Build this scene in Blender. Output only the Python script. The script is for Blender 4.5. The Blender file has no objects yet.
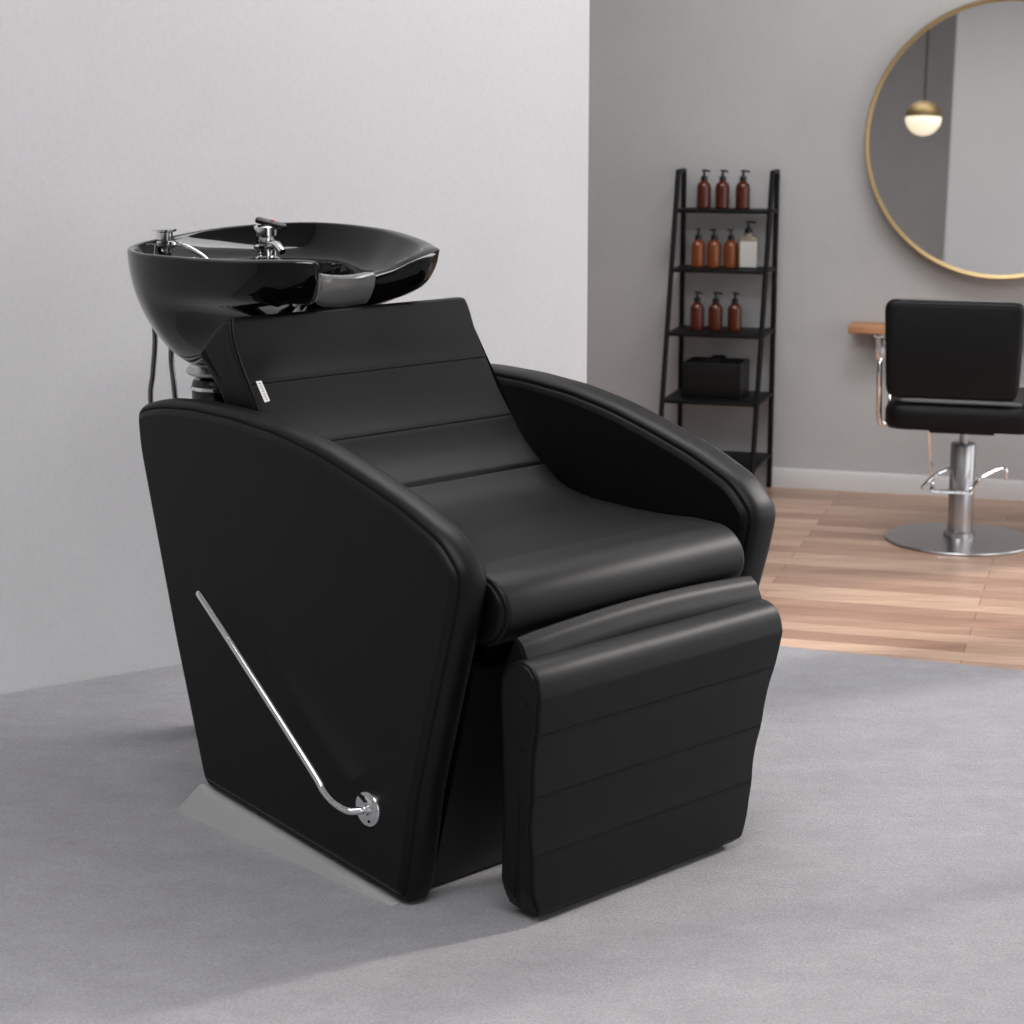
import bpy, bmesh, math, random
from mathutils import Vector, Matrix
random.seed(7)
PI = math.pi
sc = bpy.context.scene
C = sc.collection

# ------------------------------------------------------------------ camera
cd = bpy.data.cameras.new('camera')
cam = bpy.data.objects.new('camera', cd); C.objects.link(cam)
cam.location = (0, 0, 1.4)
cam.rotation_euler = (PI/2 - math.atan(417/2010), 0, 0)
cd.lens = 2010/1024*36; cd.sensor_width = 36
cd.clip_start = .05; cd.clip_end = 60
cd.dof.use_dof = True; cd.dof.focus_distance = 3.8; cd.dof.aperture_fstop = 6.3
sc.camera = cam

# ------------------------------------------------------------------ world, sun, exposure
wd = bpy.data.worlds.new('world'); sc.world = wd; wd.use_nodes = True
bg = wd.node_tree.nodes['Background']
bg.inputs[0].default_value = (.96, .97, 1, 1); bg.inputs[1].default_value = 2.2
def light(name, kind, loc, target, energy, **kw):
    l = bpy.data.lights.new(name, kind); o = bpy.data.objects.new(name, l); C.objects.link(o)
    o.location = loc; l.energy = energy
    o.rotation_euler = (Vector(target) - Vector(loc)).to_track_quat('-Z', 'Y').to_euler()
    for k, v in kw.items(): setattr(l, k, v)
    return o
light('sun', 'SUN', (4.55, 2.07, 3.3), (0, 0, 0), 2.7, angle=math.radians(4), color=(1, .95, .9))
light('added_softbox', 'AREA', (.3, 5.0, 3.5), (.3, 5.0, 0), 95, shape='RECTANGLE', size=3.0, size_y=.9)  # unseen key light, added for highlights on the seat and arms
light('added_softbox', 'AREA', (-.6, 1.4, 3.5), (-.6, 1.4, 0), 108, shape='RECTANGLE', size=3.0, size_y=1.2)  # unseen fill light, added above the camera
light('added_softbox', 'AREA', (-2.3, -.6, 3.5), (-2.3, -1.0, 0), 20, shape='RECTANGLE', size=1.6, size_y=.8, color=(1, .95, .88))  # unseen light, added to brighten the walls the mirror shows
vs = sc.view_settings
vs.view_transform = 'Standard'; vs.look = 'None'; vs.gamma = 1; vs.exposure = -0.06
vs.use_curve_mapping = False

# ------------------------------------------------------------------ materials
def mat(name, col, rough=.5, metal=0, spec=.5, coat=0, **kw):
    m = bpy.data.materials.new(name); m.use_nodes = True
    b = m.node_tree.nodes['Principled BSDF']
    b.inputs['Base Color'].default_value = (*col, 1)
    b.inputs['Roughness'].default_value = rough
    b.inputs['Metallic'].default_value = metal
    b.inputs['Specular IOR Level'].default_value = spec
    b.inputs['Coat Weight'].default_value = coat
    for k, v in kw.items(): b.inputs[k].default_value = v
    return m
def nodes(m): return m.node_tree.nodes, m.node_tree.links, m.node_tree.nodes['Principled BSDF']
def coords(m, scale=(1, 1, 1), rot=(0, 0, 0)):
    n, l, b = nodes(m)
    t = n.new('ShaderNodeTexCoord'); mp = n.new('ShaderNodeMapping')
    mp.inputs['Scale'].default_value = scale; mp.inputs['Rotation'].default_value = rot
    l.new(t.outputs['Object'], mp.inputs[0]); return mp.outputs[0]
def noise(m, vec, scale, detail=4, rough=.6):
    n, l, b = nodes(m); t = n.new('ShaderNodeTexNoise')
    t.inputs['Scale'].default_value = scale; t.inputs['Detail'].default_value = detail
    t.inputs['Roughness'].default_value = rough
    l.new(vec, t.inputs['Vector']); return t.outputs['Fac']
def ramp(m, fac, stops):
    n, l, b = nodes(m); r = n.new('ShaderNodeValToRGB'); e = r.color_ramp.elements
    while len(e) < len(stops): e.new(.5)
    for el, (p, c) in zip(e, stops): el.position = p; el.color = (*c, 1)
    l.new(fac, r.inputs[0]); return r.outputs[0]
def mixc(m, a, b_, fac, mode='MULTIPLY'):
    n, l, b = nodes(m); x = n.new('ShaderNodeMix'); x.data_type = 'RGBA'; x.blend_type = mode
    x.inputs[0].default_value = fac
    l.new(a, x.inputs[6]); l.new(b_, x.inputs[7]); return x.outputs[2]
def bump(m, h, strength, dist):
    n, l, b = nodes(m); p = n.new('ShaderNodeBump')
    p.inputs['Strength'].default_value = strength; p.inputs['Distance'].default_value = dist
    l.new(h, p.inputs['Height']); l.new(p.outputs[0], b.inputs['Normal'])
def base(m, c):
    n, l, b = nodes(m); l.new(c, b.inputs['Base Color'])

def plaster(name, col, var=.05):
    m = mat(name, col, .85, spec=.25)
    v = coords(m)
    a = ramp(m, noise(m, v, 2.2, 5, .6), [(.3, tuple(c*(1-var) for c in col)), (.7, tuple(c*(1+var*.6) for c in col))])
    fine = noise(m, v, 90, 3, .6)
    base(m, mixc(m, a, ramp(m, fine, [(.3, (.94,)*3), (.7, (1,)*3)]), 1))
    bump(m, fine, .12, .002)
    return m
M = {}
M['light_wall'] = plaster('light grey plaster', (.66, .655, .665), .03)
M['grey_wall'] = plaster('warm grey plaster', (.51, .51, .507), .06)
M['white_trim'] = mat('white painted trim', (.62, .61, .60), .5)

m = mat('grey carpet', (.3, .3, .31), .95, spec=.1)
a = ramp(m, noise(m, coords(m, (.8, 1.4, 1), (0, 0, .15)), 9, 7, .75), [(.3, (.295, .29, .305)), (.7, (.36, .355, .37))])
f_ = noise(m, coords(m, (1, 1.3, 1)), 190, 4, .7)
base(m, mixc(m, a, ramp(m, f_, [(.3, (.74,)*3), (.7, (1.10,)*3)]), 1))
bump(m, f_, .55, .006)
M['carpet'] = m

m = mat('oak boards', (.5, .3, .2), .33, spec=.45)
n, l, b = nodes(m)
WROT = math.atan2(-.2933, .956)
vec = coords(m, (1, 1, 1), (0, 0, -WROT))
br = n.new('ShaderNodeTexBrick'); l.new(vec, br.inputs['Vector'])
br.inputs['Scale'].default_value = 1; br.inputs['Brick Width'].default_value = .95; br.inputs['Row Height'].default_value = .085
br.inputs['Mortar Size'].default_value = .0012; br.inputs['Mortar Smooth'].default_value = .2; br.inputs['Bias'].default_value = 0
br.inputs['Color1'].default_value = (.60, .42, .31, 1); br.inputs['Color2'].default_value = (.37, .225, .16, 1)
br.inputs['Mortar'].default_value = (.16, .08, .055, 1); br.offset = .37; br.squash = 1
g = noise(m, coords(m, (1.2, 22, 1), (0, 0, -WROT)), 3.2, 6, .65)
g2 = noise(m, coords(m, (1, 5, 1), (0, 0, -WROT)), 1.4, 3, .5)
c1 = mixc(m, br.outputs[0], ramp(m, g, [(.25, (.72, .70, .68)), (.7, (1.12, 1.1, 1.1))]), 1)
base(m, mixc(m, c1, ramp(m, g2, [(.3, (.82, .8, .8)), (.7, (1.15, 1.15, 1.15))]), 1))
M['wood_floor'] = m

def leather(name, col, rough, spec=.5):
    m = mat(name, col, rough, spec=spec)
    v = coords(m)
    n_ = noise(m, v, 420, 3, .6)
    big = noise(m, v, 16, 3, .5)
    n, l, b = nodes(m)
    ad = n.new('ShaderNodeMath'); ad.operation = 'MULTIPLY_ADD'; ad.inputs[1].default_value = 3.5
    l.new(big, ad.inputs[0]); l.new(n_, ad.inputs[2])
    bump(m, ad.outputs[0], .16, .0016)
    return m
M['leather'] = leather('black leather', (.0034, .0034, .0037), .46, .22)
M['panel_leather'] = leather('black side leather', (.008, .008, .0085), .50, .35)
M['stitch'] = mat('black thread', (.004, .004, .004), .8, spec=.2)
M['black_board'] = mat('black laminate', (.005, .005, .005), .40, spec=.35)
M['gloss_black'] = mat('glossy black ceramic', (.002, .002, .0022), .05, spec=.30)
M['black_plastic'] = mat('black plastic', (.006, .006, .006), .22)
M['reflection'] = mat('painted grey reflection', (.13, .13, .13), .22)  # grey of a reflection on the bowl, given to the notch strip as colour
M['chrome'] = mat('polished chrome', (.82, .82, .83), .07, metal=1)
M['dark_chrome'] = mat('dark chrome hose', (.16, .16, .165), .15, metal=1)
M['satin'] = mat('brushed steel', (.50, .50, .51), .28, metal=1)
M['silver'] = mat('silver painted base', (.60, .60, .60), .40, metal=.35)
M['black_metal'] = mat('black powder coat', (.004, .004, .004), .5, spec=.2)
M['red'] = mat('red dot', (.6, .03, .015), .3)
M['white'] = mat('white woven tag', (.75, .73, .71), .8)
M['ink'] = mat('grey print', (.12, .10, .10), .8)
M['amber'] = mat('amber glass', (.085, .016, .006), .10, spec=.5)
M['amber_light'] = mat('light amber glass', (.19, .048, .012), .10, spec=.5)
M['cream_glass'] = mat('smoky clear glass', (.22, .19, .13), .12, spec=.6, coat=.5)
M['paper'] = mat('white label', (.62, .60, .58), .6)
M['towel'] = mat('black towel', (.008, .008, .008), .95, spec=.1)
m = mat('gold frame', (.52, .38, .19), .30, metal=1); M['gold'] = m
M['mirror'] = mat('mirror glass', (.90, .90, .90), .0, metal=1)
m = mat('oak shelf', (.5, .25, .12), .5)
base(m, ramp(m, noise(m, coords(m, (2, 20, 6)), 3, 5), [(.3, (.42, .19, .09)), (.7, (.60, .31, .16))])); M['oak'] = m
M['brass'] = mat('aged brass', (.15, .105, .045), .5, metal=.8)
m = mat('glowing opal glass', (.9, .85, .75), .3)
m.node_tree.nodes['Principled BSDF'].inputs['Emission Color'].default_value = (1, .78, .52, 1)
m.node_tree.nodes['Principled BSDF'].inputs['Emission Strength'].default_value = .85; M['opal'] = m
m = mat('window glass', (1, 1, 1), 0, **{'Transmission Weight': 1, 'IOR': 1.02}); M['glass'] = m

# ------------------------------------------------------------------ mesh helpers
class MB:
    def __init__(s): s.v = []; s.f = []
    def add(s, vs, fs):
        o = len(s.v); s.v += [tuple(p) for p in vs]; s.f += [tuple(i+o for i in f) for f in fs]; return s
    def loft(s, rings, caps=(True, True), closed=True):
        n = len(rings[0]); vs = [p for r in rings for p in r]; fs = []
        for k in range(len(rings)-1):
            for i in range(n if closed else n-1):
                j = (i+1) % n; fs.append((k*n+i, k*n+j, (k+1)*n+j, (k+1)*n+i))
        if caps[0]: fs.append(tuple(reversed(range(n))))
        if caps[1]: fs.append(tuple((len(rings)-1)*n+i for i in range(n)))
        return s.add(vs, fs)
    def tube(s, pts, r, seg=12, caps=True, closed=False):
        pts = [Vector(p) for p in pts]; n = len(pts); rings = []
        rr = r if isinstance(r, (list, tuple)) else [r]*n
        up = None
        for i, p in enumerate(pts):
            if closed: t = (pts[(i+1) % n] - pts[i-1]).normalized()
            else: t = (pts[min(i+1, n-1)] - pts[max(i-1, 0)]).normalized()
            if up is None:
                up = t.cross(Vector((0, 0, 1)))
                if up.length < .1: up = t.cross(Vector((1, 0, 0)))
                up.normalize()
            up = (up - t*up.dot(t)).normalized(); w = t.cross(up)
            rings.append([p + (up*math.cos(a) + w*math.sin(a))*rr[i] for a in [2*PI*k/seg for k in range(seg)]])
        if closed: rings.append(rings[0])
        return s.loft(rings, (caps and not closed, caps and not closed))
    def lathe(s, prof, c=(0, 0, 0), seg=32, axis='Z'):
        rings = []
        for (r, z) in prof:
            ring = []
            for k in range(seg):
                a = 2*PI*k/seg; x, y = r*math.cos(a), r*math.sin(a)
                p = {'Z': (x, y, z), 'Y': (x, z, -y), 'X': (z, x, y)}[axis]
                ring.append((c[0]+p[0], c[1]+p[1], c[2]+p[2]))
            rings.append(ring)
        return s.loft(rings)
    def box(s, a, b, bev=0, seg=3):
        bm = bmesh.new(); bmesh.ops.create_cube(bm, size=1)
        for v in bm.verts:
            v.co = Vector(((a[i]+b[i])/2 + v.co[i]*(b[i]-a[i]) for i in range(3)))
        if bev: bmesh.ops.bevel(bm, geom=bm.edges[:], offset=bev, segments=seg, profile=.5, affect='EDGES')
        bm.verts.index_update()
        s.add([v.co.copy() for v in bm.verts], [[v.index for v in f.verts] for f in bm.faces]); bm.free(); return s
    def xform(s, mtx): s.v = [tuple(mtx @ Vector(p)) for p in s.v]; return s
    def build(s, name, m, parent=None, ang=40):
        me = bpy.data.meshes.new(name); me.from_pydata(s.v, [], s.f); me.update()
        bm = bmesh.new(); bm.from_mesh(me)
        bmesh.ops.remove_doubles(bm, verts=bm.verts, dist=1e-6)
        bmesh.ops.recalc_face_normals(bm, faces=bm.faces)
        big = [f for f in bm.faces if len(f.verts) > 4]
        if big: bmesh.ops.triangulate(bm, faces=big)
        bm.to_mesh(me); bm.free()
        for p in me.polygons: p.use_smooth = True
        me.set_sharp_from_angle(angle=math.radians(ang))
        me.materials.append(m if not isinstance(m, str) else M[m])
        o = bpy.data.objects.new(name, me); C.objects.link(o)
        if parent: o.parent = parent
        return o
def catmull(P, n=8, closed=False):
    P = [Vector(p) for p in P]; out = []; N = len(P)
    for i in range(N if closed else N-1):
        if closed: a, b_, c, d = P[i-1], P[i], P[(i+1) % N], P[(i+2) % N]
        else: a, b_, c, d = P[max(i-1, 0)], P[i], P[i+1], P[min(i+2, N-1)]
        for k in range(n):
            t = k/n
            out.append(.5*((2*b_) + (c-a)*t + (2*a-5*b_+4*c-d)*t*t + (3*b_-a-3*c+d)*t**3))
    if not closed: out.append(P[-1])
    return out
def resample(P, n, closed=True):
    P = [Vector(p) for p in P]; Q = P + [P[0]] if closed else P
    L = [0]
    for i in range(len(Q)-1): L.append(L[-1] + (Q[i+1]-Q[i]).length)
    out = []; m_ = n if closed else n-1; j = 0
    for k in range(n):
        s = L[-1]*k/m_
        while j < len(L)-2 and L[j+1] < s: j += 1
        t = (s-L[j])/max(L[j+1]-L[j], 1e-9); out.append(Q[j].lerp(Q[j+1], min(t, 1)))
    return out
def fillet(P, R, n=6):
    """closed 2D polygon with one radius per corner -> rounded outline"""
    out = []; N = len(P)
    for i in range(N):
        p = Vector(P[i]); a = Vector(P[i-1]) - p; b_ = Vector(P[(i+1) % N]) - p; r = R[i]
        if r <= 0: out.append(p); continue
        la, lb = a.length, b_.length; a.normalize(); b_.normalize()
        th = a.angle(b_); d = min(r/math.tan(th/2), la*.49, lb*.49)
        p0, p1 = p + a*d, p + b_*d
        for k in range(n+1):
            t = k/n; out.append(p0*(1-t)**2 + p*2*t*(1-t) + p1*t*t)
    return out
def inset(P, d):
    """offset a closed 2D outline inwards by d"""
    N = len(P); area = sum(P[i].x*P[(i+1) % N].y - P[(i+1) % N].x*P[i].y for i in range(N)); sg = 1 if area > 0 else -1
    out = []
    for i in range(N):
        t = (P[(i+1) % N] - P[i-1]); t.normalize(); nrm = Vector((-t.y, t.x))*sg
        out.append(P[i] + nrm*d)
    return out
def smooth2(P, it, closed=True):
    for _ in range(it):
        P = [(P[i-1] + P[i]*2 + P[(i+1) % len(P)])/4 for i in range(len(P))]
    return P
def thing(name, label, cat, loc=(0, 0, 0), rz=0, group=None):
    o = bpy.data.objects.new(name, None); C.objects.link(o); o.location = loc; o.rotation_euler = (0, 0, rz)
    o.empty_display_size = .1
    return tag(o, label, cat, group)
def tag(o, label, cat, group=None, kind=None):
    o['label'] = label; o['category'] = cat
    if group: o['group'] = group
    if kind: o['kind'] = kind
    return o
def struct(o): o['kind'] = 'structure'; return o

# ------------------------------------------------------------------ the room
WP = Vector((.962, 7.216)); WD = Vector((.956, -.2933)); WN = Vector((-.2933, -.956))
def wpt(s, off, z): p = WP + WD*s + WN*off; return (p.x, p.y, z)
def prism(pts, z0, z1):
    mb = MB(); mb.loft([[(x, y, z0) for x, y in pts], [(x, y, z1) for x, y in pts]]); return mb
H = 3.6
def wallbox(p0, p1, th, side, z0=0, z1=H):
    a, b_ = Vector(p0), Vector(p1); d = (b_-a).normalized(); nn = Vector((-d.y, d.x))*side*th
    return prism([tuple(a), tuple(b_), tuple(b_+nn), tuple(a+nn)], z0, z1)
struct(prism([(-4.2, -4.2), (4.2, -4.2), (4.2, 9.5), (-4.2, 9.5)], -.1, 0).build('floor', 'wood_floor'))
bw0, bw1 = wpt(-5.2, 0, 0)[:2], wpt(1.86, 0, 0)[:2]
struct(wallbox(bw0, bw1, .15, 1).build('wall_back', 'grey_wall'))
# light partition, runs from far left towards the back and ends beside the chair
pe = Vector((.208, 5.556)); pd = Vector((.828, .561))
ps = pe - pd*4.6
struct(wallbox(tuple(ps), tuple(pe), .14, 1).build('wall_left', 'light_wall'))
# wall behind the camera and the light return wall the mirror sees
struct(wallbox((-4.2, -4.0), (2.75, -4.0), .15, -1).build('wall_front', 'grey_wall'))
struct(wallbox((-2.30, -2.4), (-1.0, -2.4), .14, -1).build('wall_return', 'light_wall'))
# right wall with two window openings
XR = 2.6
wr = MB()
def seg(y0, y1, z0, z1):
    wr.box((XR, y0, z0), (XR+.15, y1, z1))
wins = [(-2.6, -.2, .3, 3.2), (3.0, 5.45, .15, 2.5), (5.72, 6.5, .15, 2.5)]
ys = -4.0
for (a, b_, z0, z1) in wins:
    seg(ys, a, 0, H); seg(a, b_, 0, z0); seg(a, b_, z1, H); ys = b_
seg(ys, 6.67, 0, H)
struct(wr.build('wall_right', 'light_wall'))
for k, (a, b_, z0, z1) in enumerate(wins):
    w = MB()
    w.box((XR+.03, a, z0), (XR+.09, b_, z0+.05)); w.box((XR+.03, a, z1-.05), (XR+.09, b_, z1))
    w.box((XR+.03, a, z0), (XR+.09, a+.05, z1)); w.box((XR+.03, b_-.05, z0), (XR+.09, b_, z1))
    if b_-a > 1: w.box((XR+.03, (a+b_)/2-.02, z0), (XR+.09, (a+b_)/2+.02, z1))
    struct(w.build('window_%d' % (k+1), 'white_trim'))
struct(prism([(-4.2, -4.15), (2.75, -4.15), (2.75, 8.8), (-4.2, 8.8)], H, H+.1).build('ceiling', 'light_wall'))
struct(wallbox((-4.2, -4.15), (-4.2, 8.8), .15, 1).build('wall_far_left', 'grey_wall'))
# baseboard along the back wall
bb = MB(); A = wpt(-5.0, .001, 0); 
prof = [(0, 0), (.016, 0), (.016, .058), (.010, .068), (0, .070)]
bb.loft([[wpt(s, o_, z) for o_, z in prof] for s in (-2.5, 1.70)])
struct(bb.build('baseboard_back', 'white_trim'))
# carpet: its far edge is the straight line where the boards begin
cd_ = Vector((.931, -.365)); e0 = Vector((.706, 5.017)) - cd_*.888; e1 = Vector((.706, 5.017)) + cd_*2.9
from mathutils.geometry import intersect_line_line
off_ = Vector((pd.y, -pd.x))*.003
q_ = intersect_line_line((*(ps+off_), 0), (*(pe+off_), 0), (*e0, 0), (*e1, 0))[0]
e1 = Vector((XR-.02, e0.y + (e1-e0).y/(e1-e0).x*(XR-.02-e0.x)))
cp = prism([(-4.0, -2.2), (XR-.02, -2.2), tuple(e1), (q_.x, q_.y), tuple(ps+off_)], .0, .004)
o = cp.build('carpet', 'carpet')
tag(o, 'grey short-pile carpet under the shampoo chair, ending straight at the wooden floor', 'carpet')

# ------------------------------------------------------------------ shampoo chair
FZ = .004
CR = math.atan2(-.724, .690)
O = Vector((-.2058, 3.3198, FZ))
chair = thing('shampoo_chair', 'large black leather shampoo chair with curved armrests and padded footrest, before the basin', 'chair', O, CR)
W = .832; T = .078; CY = .3925
def fr(x, r, z): return (x, r, z)

# arms: closed x-z outline, wrapped in leather with rounded borders
poly = [(.012, .001), (.034, .02), (.068, .215), (.122, .40), (.163, .54), (.182, .625), (.125, .684), (.02, .728), (-.09, .762), (-.2, .792),
        (-.32, .814), (-.45, .826), (-.58, .830), (-.70, .822), (-.783, .801), (-.776, .72), (-.678, .36), (-.590, .070)]
rad = [.0, .01, .3, .5, .4, .045, .12, .5, .5, .5, .5, .5, .5, .3, .03, .3, .5, .02]
ol = resample([Vector((*p, 0)) for p in fillet(poly, rad)], 260)
ol = [Vector((p.x, p.y)) for p in ol]; ol = smooth2(ol, 2)
def make_arm(y0, out, T):
    # out=+1: outer side faces -r ; profile across the thickness
    prof = [(.0290, .0), (.0280, .0), (.0260, .0010), (.0220, .0032), (.0185, .0056), (.0165, .0078), (.0155, .0105), (.0136, .0100), (.0115, .0092), (.0080, .0116), (.0045, .0160), (.0018, .0215), (0, .030)]
    rings = []; pr = prof + [(i, T-a) for i, a in reversed(prof)]
    for i, a in pr:
        y = y0 + (a if out > 0 else -a)
        rings.append([(p.x, y, p.y) for p in inset(ol, i)])
    a_ = MB().loft(rings).build('armrest', 'leather', chair, 60)
    for i, a in ((.0150, .0098), (.0150, T-.0098)):
        y = y0 + (a if out > 0 else -a)
        pts = [(p.x, y, p.y) for p in inset(ol, i)]
        MB().tube(pts[::1], .0010, 6, closed=True).build('seam', 'stitch', a_)
    return a_
make_arm(0, 1, .077); make_arm(W, -1, .094)

# silver wedge base under the whole body
wb = [(-.668, 0), (-.640, .025), (-.582, .076), (-.560, .066), (-.004, .001), (-.004, 0)]
for y0, y1 in ((-.005, .03), (W-.03, W+.005)): MB().loft([[(x, y, z) for x, z in wb] for y in (y0, y1)]).build('base_plate', 'silver', chair)

# front and back boards closing the box under the seat
fb = [(-.012, .004), (.012, .05), (.118, .435), (.10, .445), (-.03, .05), (-.03, .004)]
b_ = MB().loft([[(x, y, z) for x, z in fb] for y in (T+.006, W-.102)])
b_.build('front_panel', 'black_board', chair, 30)
bk = [(-.57, .05), (-.60, .40), (-.63, .60), (-.60, .60), (-.57, .40), (-.54, .05)]
MB().loft([[(x, y, z) for x, z in bk] for y in (T+.004, W-.100)]).build('back_panel', 'black_board', chair, 30)

def pad(outline, y0, y1, name, m, edge=.018, ends=5, parent=chair, seam=None, taper=None, n=260, ry=None, bulge=0.0):
    """upholstered pad: x-z outline swept across the chair with rounded ends; seam = inset of the stitched edge"""
    ol_ = resample([Vector((p[0], p[1], 0)) for p in outline], n); ol_ = [Vector((p.x, p.y)) for p in ol_]
    ry = ry or edge
    rings = []
    def ring(i, y, q):
        r = []
        for p in inset(ol_, i):
            yy = y
            if taper: yy = CY + (y-CY)*taper(p.x, p.y)
            r.append((p.x, yy, p.y))
        return r
    half = [(edge*2.4, 0 - bulge), (edge*1.5, 0-bulge*.6)] + [(edge*(1-math.sin(a)) + dp, ry*(1-math.cos(a)) + dp) for a, dp in [(PI/2*k/12, {5: .0006, 6: .0026, 7: .0006}.get(k, 0)) for k in range(13)]]
    for i, a in half: rings.append(ring(i, y0+a, 0))
    nm = 6
    for k in range(1, nm): rings.append(ring(0, y0+ry + (y1-y0-2*ry)*k/nm, 0))
    for i, a in reversed(half): rings.append(ring(i, y1-a, 0))
    o = MB().loft(rings).build(name, m, parent, 60)
    if seam is not None:
        i, a = edge*(1-math.sin(PI/4)) + .0016, ry*(1-math.cos(PI/4)) + .0016
        for y in (y0+a, y1-a):
            MB().tube([Vector(p) for p in ring(i, y, 0)], .0011, 6, closed=True).build('seam', 'stitch', o)
    return o
def puff(A, breaks, dep, k=14, flip=1):
    """polyline through A (x,z) with shallow stitched valleys at the given arc fractions"""
    P = resample(catmull([(x, z, 0) for x, z in A], 12), 161, False)
    br = [0]+breaks+[1]; out = []; val = []
    for i, p in enumerate(P):
        t = i/160
        a = max(b0 for b0 in br[:-1] if b0 <= t+1e-9); c = min(b1 for b1 in br[1:] if b1 > t-1e-9) if t < 1 else 1
        u = (t-a)/max(c-a, 1e-6)
        w = 1 - 4*max(0, min(1, u))*(1-max(0, min(1, u)))*min(1, (c-a)/.3)**.5
        w -= .55*sum(math.exp(-((t-b0)/.006)**2) for b0 in breaks)
        tn = (P[min(i+1, 160)]-P[max(i-1, 0)]).normalized(); nn = Vector((-tn.y, tn.x, 0))*flip
        out.append(p + nn*dep*(w-1)); 
        if any(abs(t-b0) < .0032 for b0 in breaks): val.append((p.x, p.y))
    return [(p.x, p.y) for p in out], val
def cross_seams(vals, y0, y1, parent, tp=None):
    for (x, z) in vals:
        k_ = tp(x, z) if tp else 1; a, b_ = CY+(y0-CY)*k_, CY+(y1-CY)*k_
        MB().tube([(x, a, z), (x, (a+b_)/2, z), (x, b_, z)], .0007, 6).build('seam', 'stitch', parent)

SY0, SY1 = .083, .702
# backrest: front face from the top edge down to the bend
front, val = puff([(-.562, .982), (-.525, .900), (-.480, .828), (-.432, .762), (-.385, .708), (-.338, .666)], [.335, .69], .0032)
back_ol = [(-.665, .905), (-.658, .917), (-.590, .976), (-.578, .983)] + front + [(-.334, .655), (-.338, .60), (-.36, .55), (-.50, .70), (-.60, .84)]
bo = smooth2([Vector((p.x, p.y)) for p in resample([Vector((*p, 0)) for p in back_ol], 300)], 1)
back = pad([tuple(p) for p in bo], T+.002, .785-.075-.014, 'backrest', 'leather', edge=.011, seam=(.0045, .0035), n=300, taper=lambda x, z: 1-.030*max(0, (z-.93)/.055)**3)
cross_seams(val, T+.010, .785-.075-.022, back)
# seat: bend, flat cushion, deep front roll
top, val = puff([(-.333, .661), (-.300, .638), (-.262, .622), (-.19, .610), (-.10, .606), (.0, .607), (.08, .610)], [.50], .0022)
roll = [(.125+.0+.074*math.cos(a), .545+.064*math.sin(a)) for a in [math.radians(d) for d in range(78, -96, -8)]]
seat_ol = top + roll + [(.05, .478), (-.10, .475), (-.28, .50), (-.345, .58), (-.345, .65)]
so = smooth2([Vector((p.x, p.y)) for p in resample([Vector((*p, 0)) for p in seat_ol], 320)], 2)
seat = pad([tuple(p) for p in so], SY0-.004, SY1+.004, 'seat', 'leather', edge=.020, ry=.018, seam=(.013, .004), n=320, ends=7)

# leather flap between seat and footrest
flap = [(.203, .523), (.222, .510), (.236, .482), (.236, .456), (.215, .438), (.168, .436), (.182, .478)]
fo = smooth2([Vector((p.x, p.y)) for p in resample([Vector((*p, 0)) for p in fillet(flap, [.006, .03, .03, .02, .01, .008, .05])], 120)], 1)
rings = []
for k in range(21):
    y = .098 + (.706-.098)*k/20
    e = min(k, 20-k); lift = .012*math.sin(PI*k/20) - .009 + .006*k/20
    i_ = {0: .006, 1: .0}.get(e, 0)
    yy = y + ((.0 if e else 0))
    rings.append([(p.x, yy, p.y + lift*(1 if p.y > .47 else .6)) for p in inset(fo, i_)])
rings.insert(1, [(q.x, .100, q.y - .009) for q in inset(fo, .0015)])
rings.insert(-1, [(q.x, .704, q.y - .003) for q in inset(fo, .0015)])
MB().loft(rings).build('leather_flap', 'leather', chair, 50)

# footrest
ffr, val = puff([(.287, .422), (.283, .385), (.270, .33), (.257, .25), (.246, .17), (.243, .09), (.240, .022)], [.17, .46, .74], .0032)
foot_ol = [(.238-.047*math.copysign(abs(math.cos(a))**.85, math.cos(a)), .424+.055*abs(math.sin(a))**.85) for a in [PI*k/14 for k in range(1, 14)]] + ffr + [(.220, .006), (.194, .003), (.160, .018), (.158, .07), (.176, .20), (.185, .32), (.189, .40)]
fo = smooth2([Vector((p.x, p.y)) for p in resample([Vector((*p, 0)) for p in foot_ol], 300)], 1)
def ftap(x, z):
    z = max(0, min(.5, z)); f = .885 + .13*(z/.45) - .05*max(0, (z-.40)/.10)**2
    if z < .075: f -= .085*((.075-z)/.075)**2
    return f
foot = pad([tuple(p) for p in fo], CY-.320, CY+.316, 'footrest', 'leather', edge=.012, ry=.010, seam=(.006, .004), taper=ftap, n=300)
cross_seams(val, CY-.310, CY+.306, foot, ftap)

# white woven tag in the backrest seam
tg = MB(); d = Vector((.58, 0, -.81)); q = Vector((-.462, T-.003, .853)); nn = Vector((.81, 0, .58))
a0 = q + nn*.004; w_ = Vector((0, .0125, 0)); Lg = d*.045
tg.loft([[tuple(a0-Lg*.5), tuple(a0+Lg*.5), tuple(a0+Lg*.46+w_), tuple(a0-Lg*.5+w_)], [tuple(p+nn*.0012) for p in (a0-Lg*.5, a0+Lg*.5, a0+Lg*.46+w_, a0-Lg*.5+w_)]])
tg_o = tg.build('care_tag', 'white', back)
tg = MB()
for k in range(7):
    c = a0 + d*(-.018+.0055*k) + Vector((0, .004, 0)) + nn*.0013
    tg.tube([c, c+d*.0028+Vector((0, .0045, 0))], .0007, 4)
tg.build('tag_print', 'ink', back)

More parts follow.
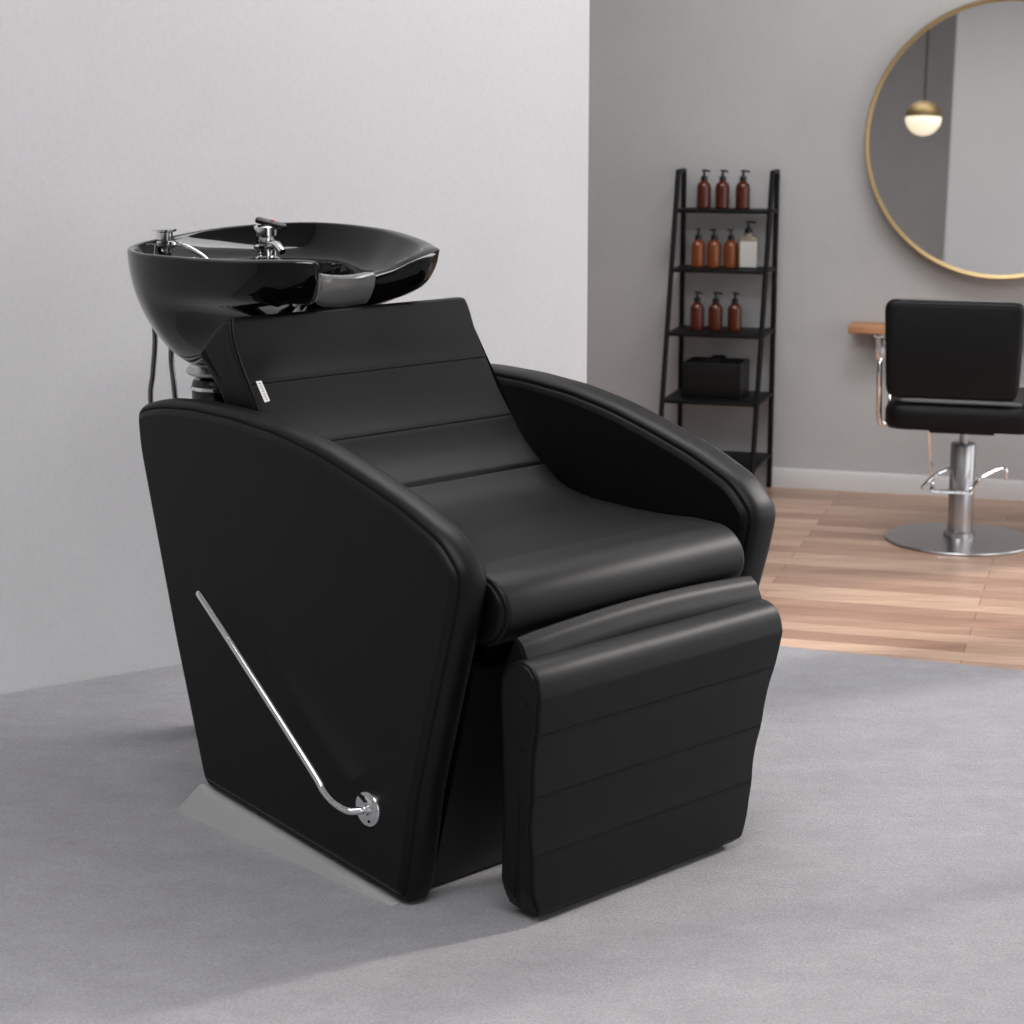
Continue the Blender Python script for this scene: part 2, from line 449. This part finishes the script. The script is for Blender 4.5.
# recline lever on the left side
lv = catmull([(-.066, -.004, .163), (-.070, -.020, .163), (-.086, -.034, .163), (-.120, -.037, .170), (-.150, -.036, .184), (-.172, -.034, .202), (-.26, -.033, .272), (-.40, -.031, .380), (-.525, -.030, .476)], 8) + [Vector((-.5275, -.030, .478)), Vector((-.5285, -.030, .4788))]
lever = MB().tube(lv, [.0072]*(len(lv)-3)+[.0070, .0055, .002], 14).build('recline_lever', 'chrome', chair)
MB().lathe([(.0, .008), (.030, .008), (.032, .004), (.032, -.005), (.031, -.0065), (.012, -.0075), (.010, -.014), (.0, -.014)], (-.066, 0, .163), 40, 'Y').build('lever_flange', 'chrome', lever)
for (dx, dz) in ((-.008, .021), (.006, -.021)): MB().lathe([(0, -.008), (.0028, -.008), (.0028, -.004), (0, -.004)], (-.066+dx, 0, .163+dz), 10, 'Y').build('screw', 'black_metal', lever)

# ------------------------------------------------------------------ wash basin on its post
PC = Vector((-1.035, .385, 0))
basin = thing('wash_basin', 'glossy black shampoo basin with a neck notch on a post behind the leather chair', 'wash basin',
              O + Matrix.Rotation(CR, 3, 'Z') @ PC, CR)
rimc = [(-.565, .395, 1.040), (-.535, .285, 1.052), (-.468, .225, 1.078), (-.432, .188, 1.092), (-.50, .145, 1.092), (-.62, .122, 1.087), (-.85, .112, 1.084), (-1.00, .150, 1.084),
        (-1.11, .235, 1.087), (-1.168, .36, 1.094), (-1.16, .50, 1.108), (-1.08, .61, 1.117), (-.98, .665, 1.119), (-.80, .675, 1.114), (-.66, .645, 1.104), (-.57, .61, 1.095), (-.518, .575, 1.090), (-.512, .53, 1.076), (-.538, .475, 1.053)]
NB = 160
rim = resample([Vector(p) for p in catmull(rimc, 10, True)], NB)
K = Vector((-.93, .39, 0)); BB = Vector((-1.03, .385, .815))
def L(p): return (p[0]-PC.x, p[1]-PC.y, p[2])
def ang(p): return math.atan2(p.y-K.y, p.x-K.x)
def frontw(p): c = math.cos(ang(p)); return max(0, c)**1.3
rings = []
ic = [(.30, .0), (.2, .001)]
N_ = 34
FT = [(0, 1), (.12, .985), (.22, .95), (.30, .90), (.35, .79), (.41, .68), (.52, .575), (.66, .47), (.80, .355), (.91, .23), (1, 0)]
def prof_f(t):
    for (a, u), (b_, v_) in zip(FT, FT[1:]):
        if t <= b_: return u + (v_-u)*(t-a)/(b_-a)
    return 0
def outer(p, t):
    s_r = (1-t**2.1)**.55; s_f = prof_f(t)
    w = frontw(p); s = s_r*(1-w) + s_f*w
    ctr = K.lerp(Vector((BB.x, BB.y, 0)), t**1.2)
    z = p.z + (BB.z-p.z)*t
    s = max(s, .0) * (1 - .10*(1-t)**8*0) + .0
    x = ctr.x + (p.x-ctr.x)*s; y = ctr.y + (p.y-ctr.y)*s
    # the shell rests against the top of the leather backrest without entering it
    if x > -.700: z = max(z, min(.905+(x+.665)*.7476, .986) + .016)
    return Vector((x, y, z))
for k in range(N_, -1, -1):
    t = .985*(math.sin(PI/2*k/N_)) if k else 0
    ring = []
    for p in rim:
        q = outer(p, t)
        if k == 0: q = p + Vector((0, 0, -.004))
        ring.append(L(q))
    rings.append(ring)
def toward(p, d):
    v_ = Vector((K.x-p.x, K.y-p.y, 0)); v_.normalize(); return v_*d
def lipw(p): return .016 + .030*frontw(p)
for f_, dz in ((.12, -.0008), (.35, .0006), (.75, .0), (.95, -.002), (1.05, -.006)):
    rings.append([L(p + toward(p, lipw(p)*f_) + Vector((0, 0, dz))) for p in rim])
def ell(p, a, b_, cx, z): 
    th_ = ang(p); return Vector((cx + a*math.cos(th_), K.y + b_*math.sin(th_), z))
for t in (.12, .3, .5, .7, .85, 1.0):
    r = []
    for p in rim:
        q0 = p + toward(p, lipw(p)*1.15) + Vector((0, 0, -.012))
        w = frontw(p)
        q1 = ell(p, .175, .200, -.865, 1.040 - .03*w)
        s = t; zz = 1-(1-t)**2.4
        r.append(L(Vector((q0.x+(q1.x-q0.x)*s, q0.y+(q1.y-q0.y)*s, q0.z+(q1.z-q0.z)*zz))))
    rings.append(r)
for t in (.06, .18, .35, .55, .75, .9, .985):
    s = (1-t**2.6)**.5
    rings.append([L(ell(p, .168*s+.004, .192*s+.004, -.865, 1.036-.03*frontw(p)*(1-t) - .155*t)) for p in rim])
MB_ = MB().loft(rings)
bowl = MB_.build('bowl', 'gloss_black', basin, 50)
MB().lathe([(0, .006), (.020, .006), (.026, .003), (.026, -.004), (0, -.004)], L((-.865, .39, .884)), 24).build('drain', 'chrome', bowl)
# grey strip added along the neck notch, painting in a reflection on the bowl
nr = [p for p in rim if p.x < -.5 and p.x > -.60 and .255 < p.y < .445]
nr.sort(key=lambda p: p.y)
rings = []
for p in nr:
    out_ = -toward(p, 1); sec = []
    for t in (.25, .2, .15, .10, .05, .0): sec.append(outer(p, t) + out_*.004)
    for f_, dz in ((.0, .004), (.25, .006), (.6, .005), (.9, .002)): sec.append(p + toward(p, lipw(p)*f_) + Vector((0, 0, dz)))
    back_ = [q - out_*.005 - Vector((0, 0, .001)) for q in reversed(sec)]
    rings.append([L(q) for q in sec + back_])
MB().loft(rings).build('neck_reflection', 'reflection', basin, 50)
# mounting plate, collar, post and foot
MB().lathe([(0, .0), (.030, .0), (.062, .012), (.066, .018), (.060, .03), (0, .03)], (0, 0, .792), 40).build('mounting_plate', 'satin', basin)
MB().lathe([(.052, .735), (.055, .74), (.055, .782), (.050, .793), (0, .793)], (0, 0, 0), 36).build('collar', 'black_plastic', basin)
MB().lathe([(.0555, .770), (.0575, .772), (.0575, .776), (.0555, .778)], (0, 0, 0), 36).build('ring', 'chrome', basin)
MB().lathe([(0, .0), (.05, .0), (.05, .745), (0, .745)], (0, 0, 0), 36).build('post', 'black_metal', basin)
MB().box((-.045, -.05, 0), (.36, .05, .02), .004).build('foot', 'black_metal', basin)
# supply hoses
for pts in ([(-1.262, .38, .90), (-1.262, .38, .85), (-1.275, .38, .78), (-1.287, .38, .71), (-1.25, .38, .55), (-1.13, .38, .40), (-1.08, .38, .30)],
            [(-1.18, .37, .87), (-1.185, .37, .82), (-1.178, .37, .77), (-1.172, .37, .72), (-1.15, .37, .6), (-1.10, .38, .48), (-1.07, .38, .40)]):
    MB().tube(catmull([L(p) for p in pts], 8), .0062, 10).build('supply_hose', 'dark_chrome', basin)
# faucet
def faucet():
    c = L((-1.015, .512, 1.043))
    b = MB().lathe([(0, -.01), (.028, -.01), (.029, .006), (.021, .010), (.0205, .022), (.027, .026), (.028, .031), (.022, .035), (.0215, .050), (.027, .054), (.027, .072), (.020, .077), (0, .077)], c, 28)
    f = b.build('faucet', 'chrome', basin)
    MB().tube([(c[0]+.01, c[1], c[2]+.040), (c[0]+.045, c[1]-.005, c[2]+.036), (c[0]+.065, c[1]-.006, c[2]+.022)], [.010, .009, .008], 12).build('spout', 'chrome', f)
    h = MB().box((-.022, -.016, -.006), (.044, .016, .007), .005)
    h.xform(Matrix.Translation(Vector(c)+Vector((0, 0, .082))) @ Matrix.Rotation(.75, 4, 'Z') @ Matrix.Rotation(.26, 4, 'Y'))
    h.build('handle', 'black_plastic', f)
    r_ = MB().lathe([(0, 0), (.005, 0), (.005, .002), (0, .002)], (0, 0, 0), 14)
    r_.xform(Matrix.Translation(Vector(c)+Vector((.016, .006, .0855))) @ Matrix.Rotation(.75, 4, 'Z') @ Matrix.Rotation(.26, 4, 'Y'))
    r_.build('hot_mark', 'red', f)
faucet()
c = L((-1.135, .330, 1.050))
s = MB().lathe([(0, -.01), (.025, -.01), (.025, .004), (.018, .008), (.018, .022), (.024, .028), (.024, .034), (.018, .038), (.018, .056), (.027, .059), (.027, .063), (0, .063)], c, 24).build('spray_holder', 'chrome', basin)
MB().tube(catmull([(c[0], c[1], c[2]+.02), (c[0]+.03, c[1]+.02, c[2]+.03), (c[0]+.07, c[1]+.04, c[2]+.012), (c[0]+.10, c[1]+.05, c[2]-.01)], 6), .005, 10).build('spray_hose', 'chrome', s)

# ------------------------------------------------------------------ ladder shelf with bottles
lad = thing('ladder_shelf', 'narrow black metal ladder shelf with five tiers, leaning against the grey wall', 'shelf', wpt(-.16, .2, 0), WROT)
def LW(s, off, z): return (s+.16, .2-off, z)    # local frame of the ladder shelf: x along the wall, y into the wall
def depth(z): return .14 + (1.135-z)/1.135*.27
XL, XRt = -.354, -.018
for x in (XL, XRt):
    MB().tube([LW(x, .025, 0), LW(x, .025, 1.14)], .0095, 8).build('rear_leg', 'black_metal', lad)
    MB().tube([LW(x, depth(0), 0), LW(x, .12, 1.14)], .0095, 8).build('front_leg', 'black_metal', lad)
    MB().tube([LW(x, .020, 1.136), LW(x, .12, 1.136)], .0085, 8).build('top_bar', 'black_metal', lad)
def foff(z): return depth(0) + (.12-depth(0))*z/1.14
tiers = [1.005, .800, .580, .350, .125]
for z in tiers:
    MB().box(LW(XL-.004, foff(z)+.008, z-.012), LW(XRt+.004, .018, z), .002).build('tier', 'black_metal', lad)

def bottle(label, mt, kind='amber', scale=1.06):
    t = thing('pump_bottle', label, 'bottle', group='pump bottles on the ladder shelf')
    if kind == 'amber':
        MB().lathe([(0, 0), (.021, 0), (.024, .003), (.024, .070), (.022, .080), (.014, .088), (.0105, .092), (0, .092)], (0, 0, 0), 24).build('body', mt, t)
    else:
        MB().box((-.028, -.020, 0), (.028, .020, .092), .009, 4).lathe([(.015, .085), (.012, .10), (0, .10)], (0, 0, 0), 16).build('body', mt, t)
        MB().box((-.020, -.0215, .004), (.029, -.019, .078), .0005, 1).build('paper_label', 'paper', t)
    z = .092 if kind == 'amber' else .100
    MB().lathe([(0, z), (.0115, z), (.0115, z+.014), (.005, z+.016), (.004, z+.030), (.009, z+.031), (.009, z+.036), (0, z+.037)], (0, 0, 0), 16).tube([(0, 0, z+.033), (.022, -.004, z+.031)], .0035, 8).build('pump', 'black_plastic', t)
    t.scale = (scale,)*3
    return t
def at_shelf(s, off, z): return wpt(s, off, z+.0002)
rows = [(0, [(-.272, 'leftmost', 'amber'), (-.205, 'middle', 'amber'), (-.132, 'rightmost', 'amber')]),
        (1, [(-.280, 'leftmost', 'amber_light'), (-.222, 'middle', 'amber_light'), (-.162, 'rightmost', 'amber_light')]),
        (2, [(-.273, 'leftmost', 'amber'), (-.206, 'middle', 'amber'), (-.137, 'rightmost', 'amber')])]
tn = ['top', 'second', 'third']
for r, items in rows:
    for (s, pos, mt) in items:
        z = tiers[r]
        off = .065 if r == 0 else (.11 if r == 1 else .14)
        b = bottle('amber pump bottle, %s of the three amber ones on the shelf\'s %s tier' % (pos, tn[r]), mt)
        b.location = at_shelf(s, off, z); b.rotation_euler.z = WROT + random.uniform(-.6, .6) + (2.6 if r == 1 else 0)
b = bottle('pale glass pump bottle with a white label, right of three amber bottles', 'cream_glass', 'square', 1.22)
b.location = at_shelf(-.100, .11, tiers[1]); b.rotation_euler.z = WROT
# black storage box with folded towels
sb = thing('storage_basket', 'black square storage basket full of towels on the fourth tier of the ladder shelf', 'basket', at_shelf(-.195, .17, tiers[3]), WROT)
g_ = MB()
g_.box((-.105, -.085, 0), (.105, .085, .008)); g_.box((-.105, -.085, 0), (.105, -.077, .125), .002); g_.box((-.105, .077, 0), (.105, .085, .125), .002)
g_.box((-.105, -.085, 0), (-.097, .085, .125), .002); g_.box((.097, -.085, 0), (.105, .085, .125), .002)
g_.build('basket_body', 'black_board', sb)
for k, (dx, hh) in enumerate(((-.058, .118), (.0, .13), (.058, .121))):
    rt = MB().box((dx-.028, -.070, .009), (dx+.028, .070, hh+.008), .012, 4).build('folded_towel', 'towel')
    rt.location = at_shelf(-.195, .17, tiers[3]); rt.rotation_euler.z = WROT
    tag(rt, ['left', 'middle', 'right'][k] + ' folded black towel standing in the black basket on the ladder shelf', 'towel', 'black towels in the basket')

# ------------------------------------------------------------------ round mirror, tipped slightly upwards
mc = wpt(.762, .045, 1.252)
mir = thing('round_mirror', 'large round wall mirror with a thin gold frame above the wooden ledge', 'mirror', mc, WROT)
RM = .462
tilt = Matrix.Rotation(math.radians(-3.4), 4, 'X')
MB().lathe([(0, -.006), (RM, -.006), (RM, .006), (0, .006)], (0, 0, 0), 96, 'Y').xform(tilt).build('glass', 'mirror', mir)
rg = MB()
rings = []
for k in range(96):
    a = 2*PI*k/96; c_, s_ = math.cos(a), math.sin(a)
    rings.append([((RM+dr)*c_, dy, (RM+dr)*s_) for dr, dy in ((-.004, -.010), (.008, -.014), (.012, -.008), (.012, .012), (-.004, .012))])
rings.append(rings[0]); rg.loft(rings, (False, False)).xform(tilt).build('frame', 'gold', mir)
MB().box((-.15, .010, -.15), (.15, .040, .15)).build('wall_mount', 'black_metal', mir)

# ------------------------------------------------------------------ wooden ledge under the mirror
led = thing('wall_ledge', 'narrow oak ledge on metal brackets below the round mirror, behind the styling chair', 'ledge', wpt(.60, 0, 0), WROT)
MB().box((-.337, -.13, .583), (.80, 0, .612), .004).build('ledge_top', 'oak', led)
for x in (-.25, .65):
    MB().box((x, -.11, .569), (x+.035, 0, .5825), .002).box((x, -.03, .48), (x+.035, 0, .5825), .002).tube([(x+.0175, -.10, .572), (x+.0175, -.012, .485)], .006, 8).build('bracket', 'chrome', led)

# ------------------------------------------------------------------ styling chair
sty = thing('styling_chair', 'black salon styling chair with chrome armrests on a round steel base, seen from behind', 'chair', (1.437, 6.305, 0), WROT)
# local: x to the right along the wall, y towards the mirror
def rbox(x0, x1, y0, y1, z0, z1, r, ro, seg=6):
    pts = fillet([(x0, z0), (x1, z0), (x1, z1), (x0, z1)], [ro]*4, seg)
    rings = []
    for i, y in ((r*1.0, y0), (r*.45, y0+r*.15), (r*.12, y0+r*.5), (0, y0+r), (0, y1-r), (r*.12, y1-r*.5), (r*.45, y1-r*.15), (r, y1)):
        rings.append([(p.x, y, p.y) for p in inset([Vector((q.x, q.y)) for q in pts], i)])
    return MB().loft(rings)
bk_ = rbox(-.240, .182, -.245, -.185, .486, .790, .022, .04)
bk_.v = [(x*(1-.06*(.79-z)/.31), y, z) for x, y, z in bk_.v]
sb_ = bk_.build('backrest', 'leather', sty, 60)
MB().tube([(p.x, -.2425, p.y) for p in inset([Vector((q.x*(1-.06*(.79-q.y)/.31), q.y)) for q in fillet([(-.240, .486), (.182, .486), (.182, .790), (-.240, .790)], [.04]*4, 6)], .013)], .0015, 5, closed=True).build('seam', 'stitch', sb_)
st = MB()
pts = fillet([(-.232, -.235), (.232, -.235), (.232, .22), (-.232, .22)], [.07]*4, 6)
rg_ = []
for i, z in ((.03, .384), (.010, .388), (.0, .404), (0, .443), (.008, .463), (.03, .475), (.08, .480)):
    rg_.append([(p.x, p.y, z) for p in inset([Vector((q.x, q.y)) for q in pts], i)])
st.loft(rg_).build('seat', 'leather', sty, 60)
for sx in (-1, 1):
    x = sx*.250
    pth = catmull([(sx*.20, -.15, .396), (x-sx*.01, -.15, .390), (x, -.16, .408), (x, -.19, .50), (x, -.20, .575), (x, -.17, .592), (x, .02, .592), (x, .15, .585), (x, .165, .56), (x, .12, .43), (x-sx*.01, .11, .392), (sx*.2, .11, .392)], 6)
    a_ = MB().tube(pth, .0085, 10).build('arm_frame', 'chrome', sty)
MB().box((-.10, -.12, .363), (.10, .10, .381), .004).build('seat_plate', 'black_metal', sty)
MB().lathe([(0, .25), (.014, .25), (.014, .364), (0, .364)], (0, 0, 0), 20).build('piston', 'satin', sty)
MB().lathe([(0, .02), (.040, .02), (.040, .312), (.037, .317), (0, .317)], (0, 0, 0), 40).build('column', 'satin', sty)
MB().lathe([(0, .0), (.234, .0), (.237, .004), (.235, .008), (.10, .012), (.052, .015), (.050, .030), (.044, .034), (0, .034)], (0, 0, 0), 72).build('round_base', 'satin', sty)
# footrest bars and pump lever
MB().tube(catmull([(-.105, -.06, .37), (-.10, -.05, .29), (-.09, -.04, .20), (-.088, -.06, .170)], 5), .006, 8).tube(catmull([(-.115, -.11, .185), (-.08, -.03, .215), (-.02, .0, .24)], 4), .006, 8)\
    .tube([(-.088, -.06, .168), (.04, -.075, .170)], .006, 8).tube(catmull([(.03, -.075, .170), (.06, -.07, .215), (.11, -.06, .245), (.135, -.06, .25), (.14, -.06, .215)], 5), .006, 8).build('foot_bar', 'chrome', sty)
MB().tube(catmull([(.215, .0, .385), (.22, .05, .25), (.225, .15, .15)], 6), .006, 8).build('side_stay', 'chrome', sty)

# ------------------------------------------------------------------ pendant lamp (the mirror shows it)
LP = (-1.12, 1.0, 2.03)
pl = thing('pendant_lamp', 'opal globe pendant lamp with a brass cap, seen in the round mirror', 'lamp', LP)
R_ = .118
MB().lathe([(R_*math.cos(a), R_*math.sin(a)) for a in [math.radians(d) for d in range(-90, 1, 6)]] + [(R_, .012)], (0, 0, 0), 48).build('globe', 'opal', pl)
MB().lathe([(R_*1.01, .0)] + [(R_*1.01*math.cos(a), R_*1.01*math.sin(a)*.88+.004) for a in [math.radians(d) for d in range(0, 91, 6)]], (0, 0, 0), 48).build('cap', 'brass', pl)
MB().tube([(0, 0, R_*.85), (0, 0, 1.58)], .006, 8).build('cord', 'black_metal', pl)
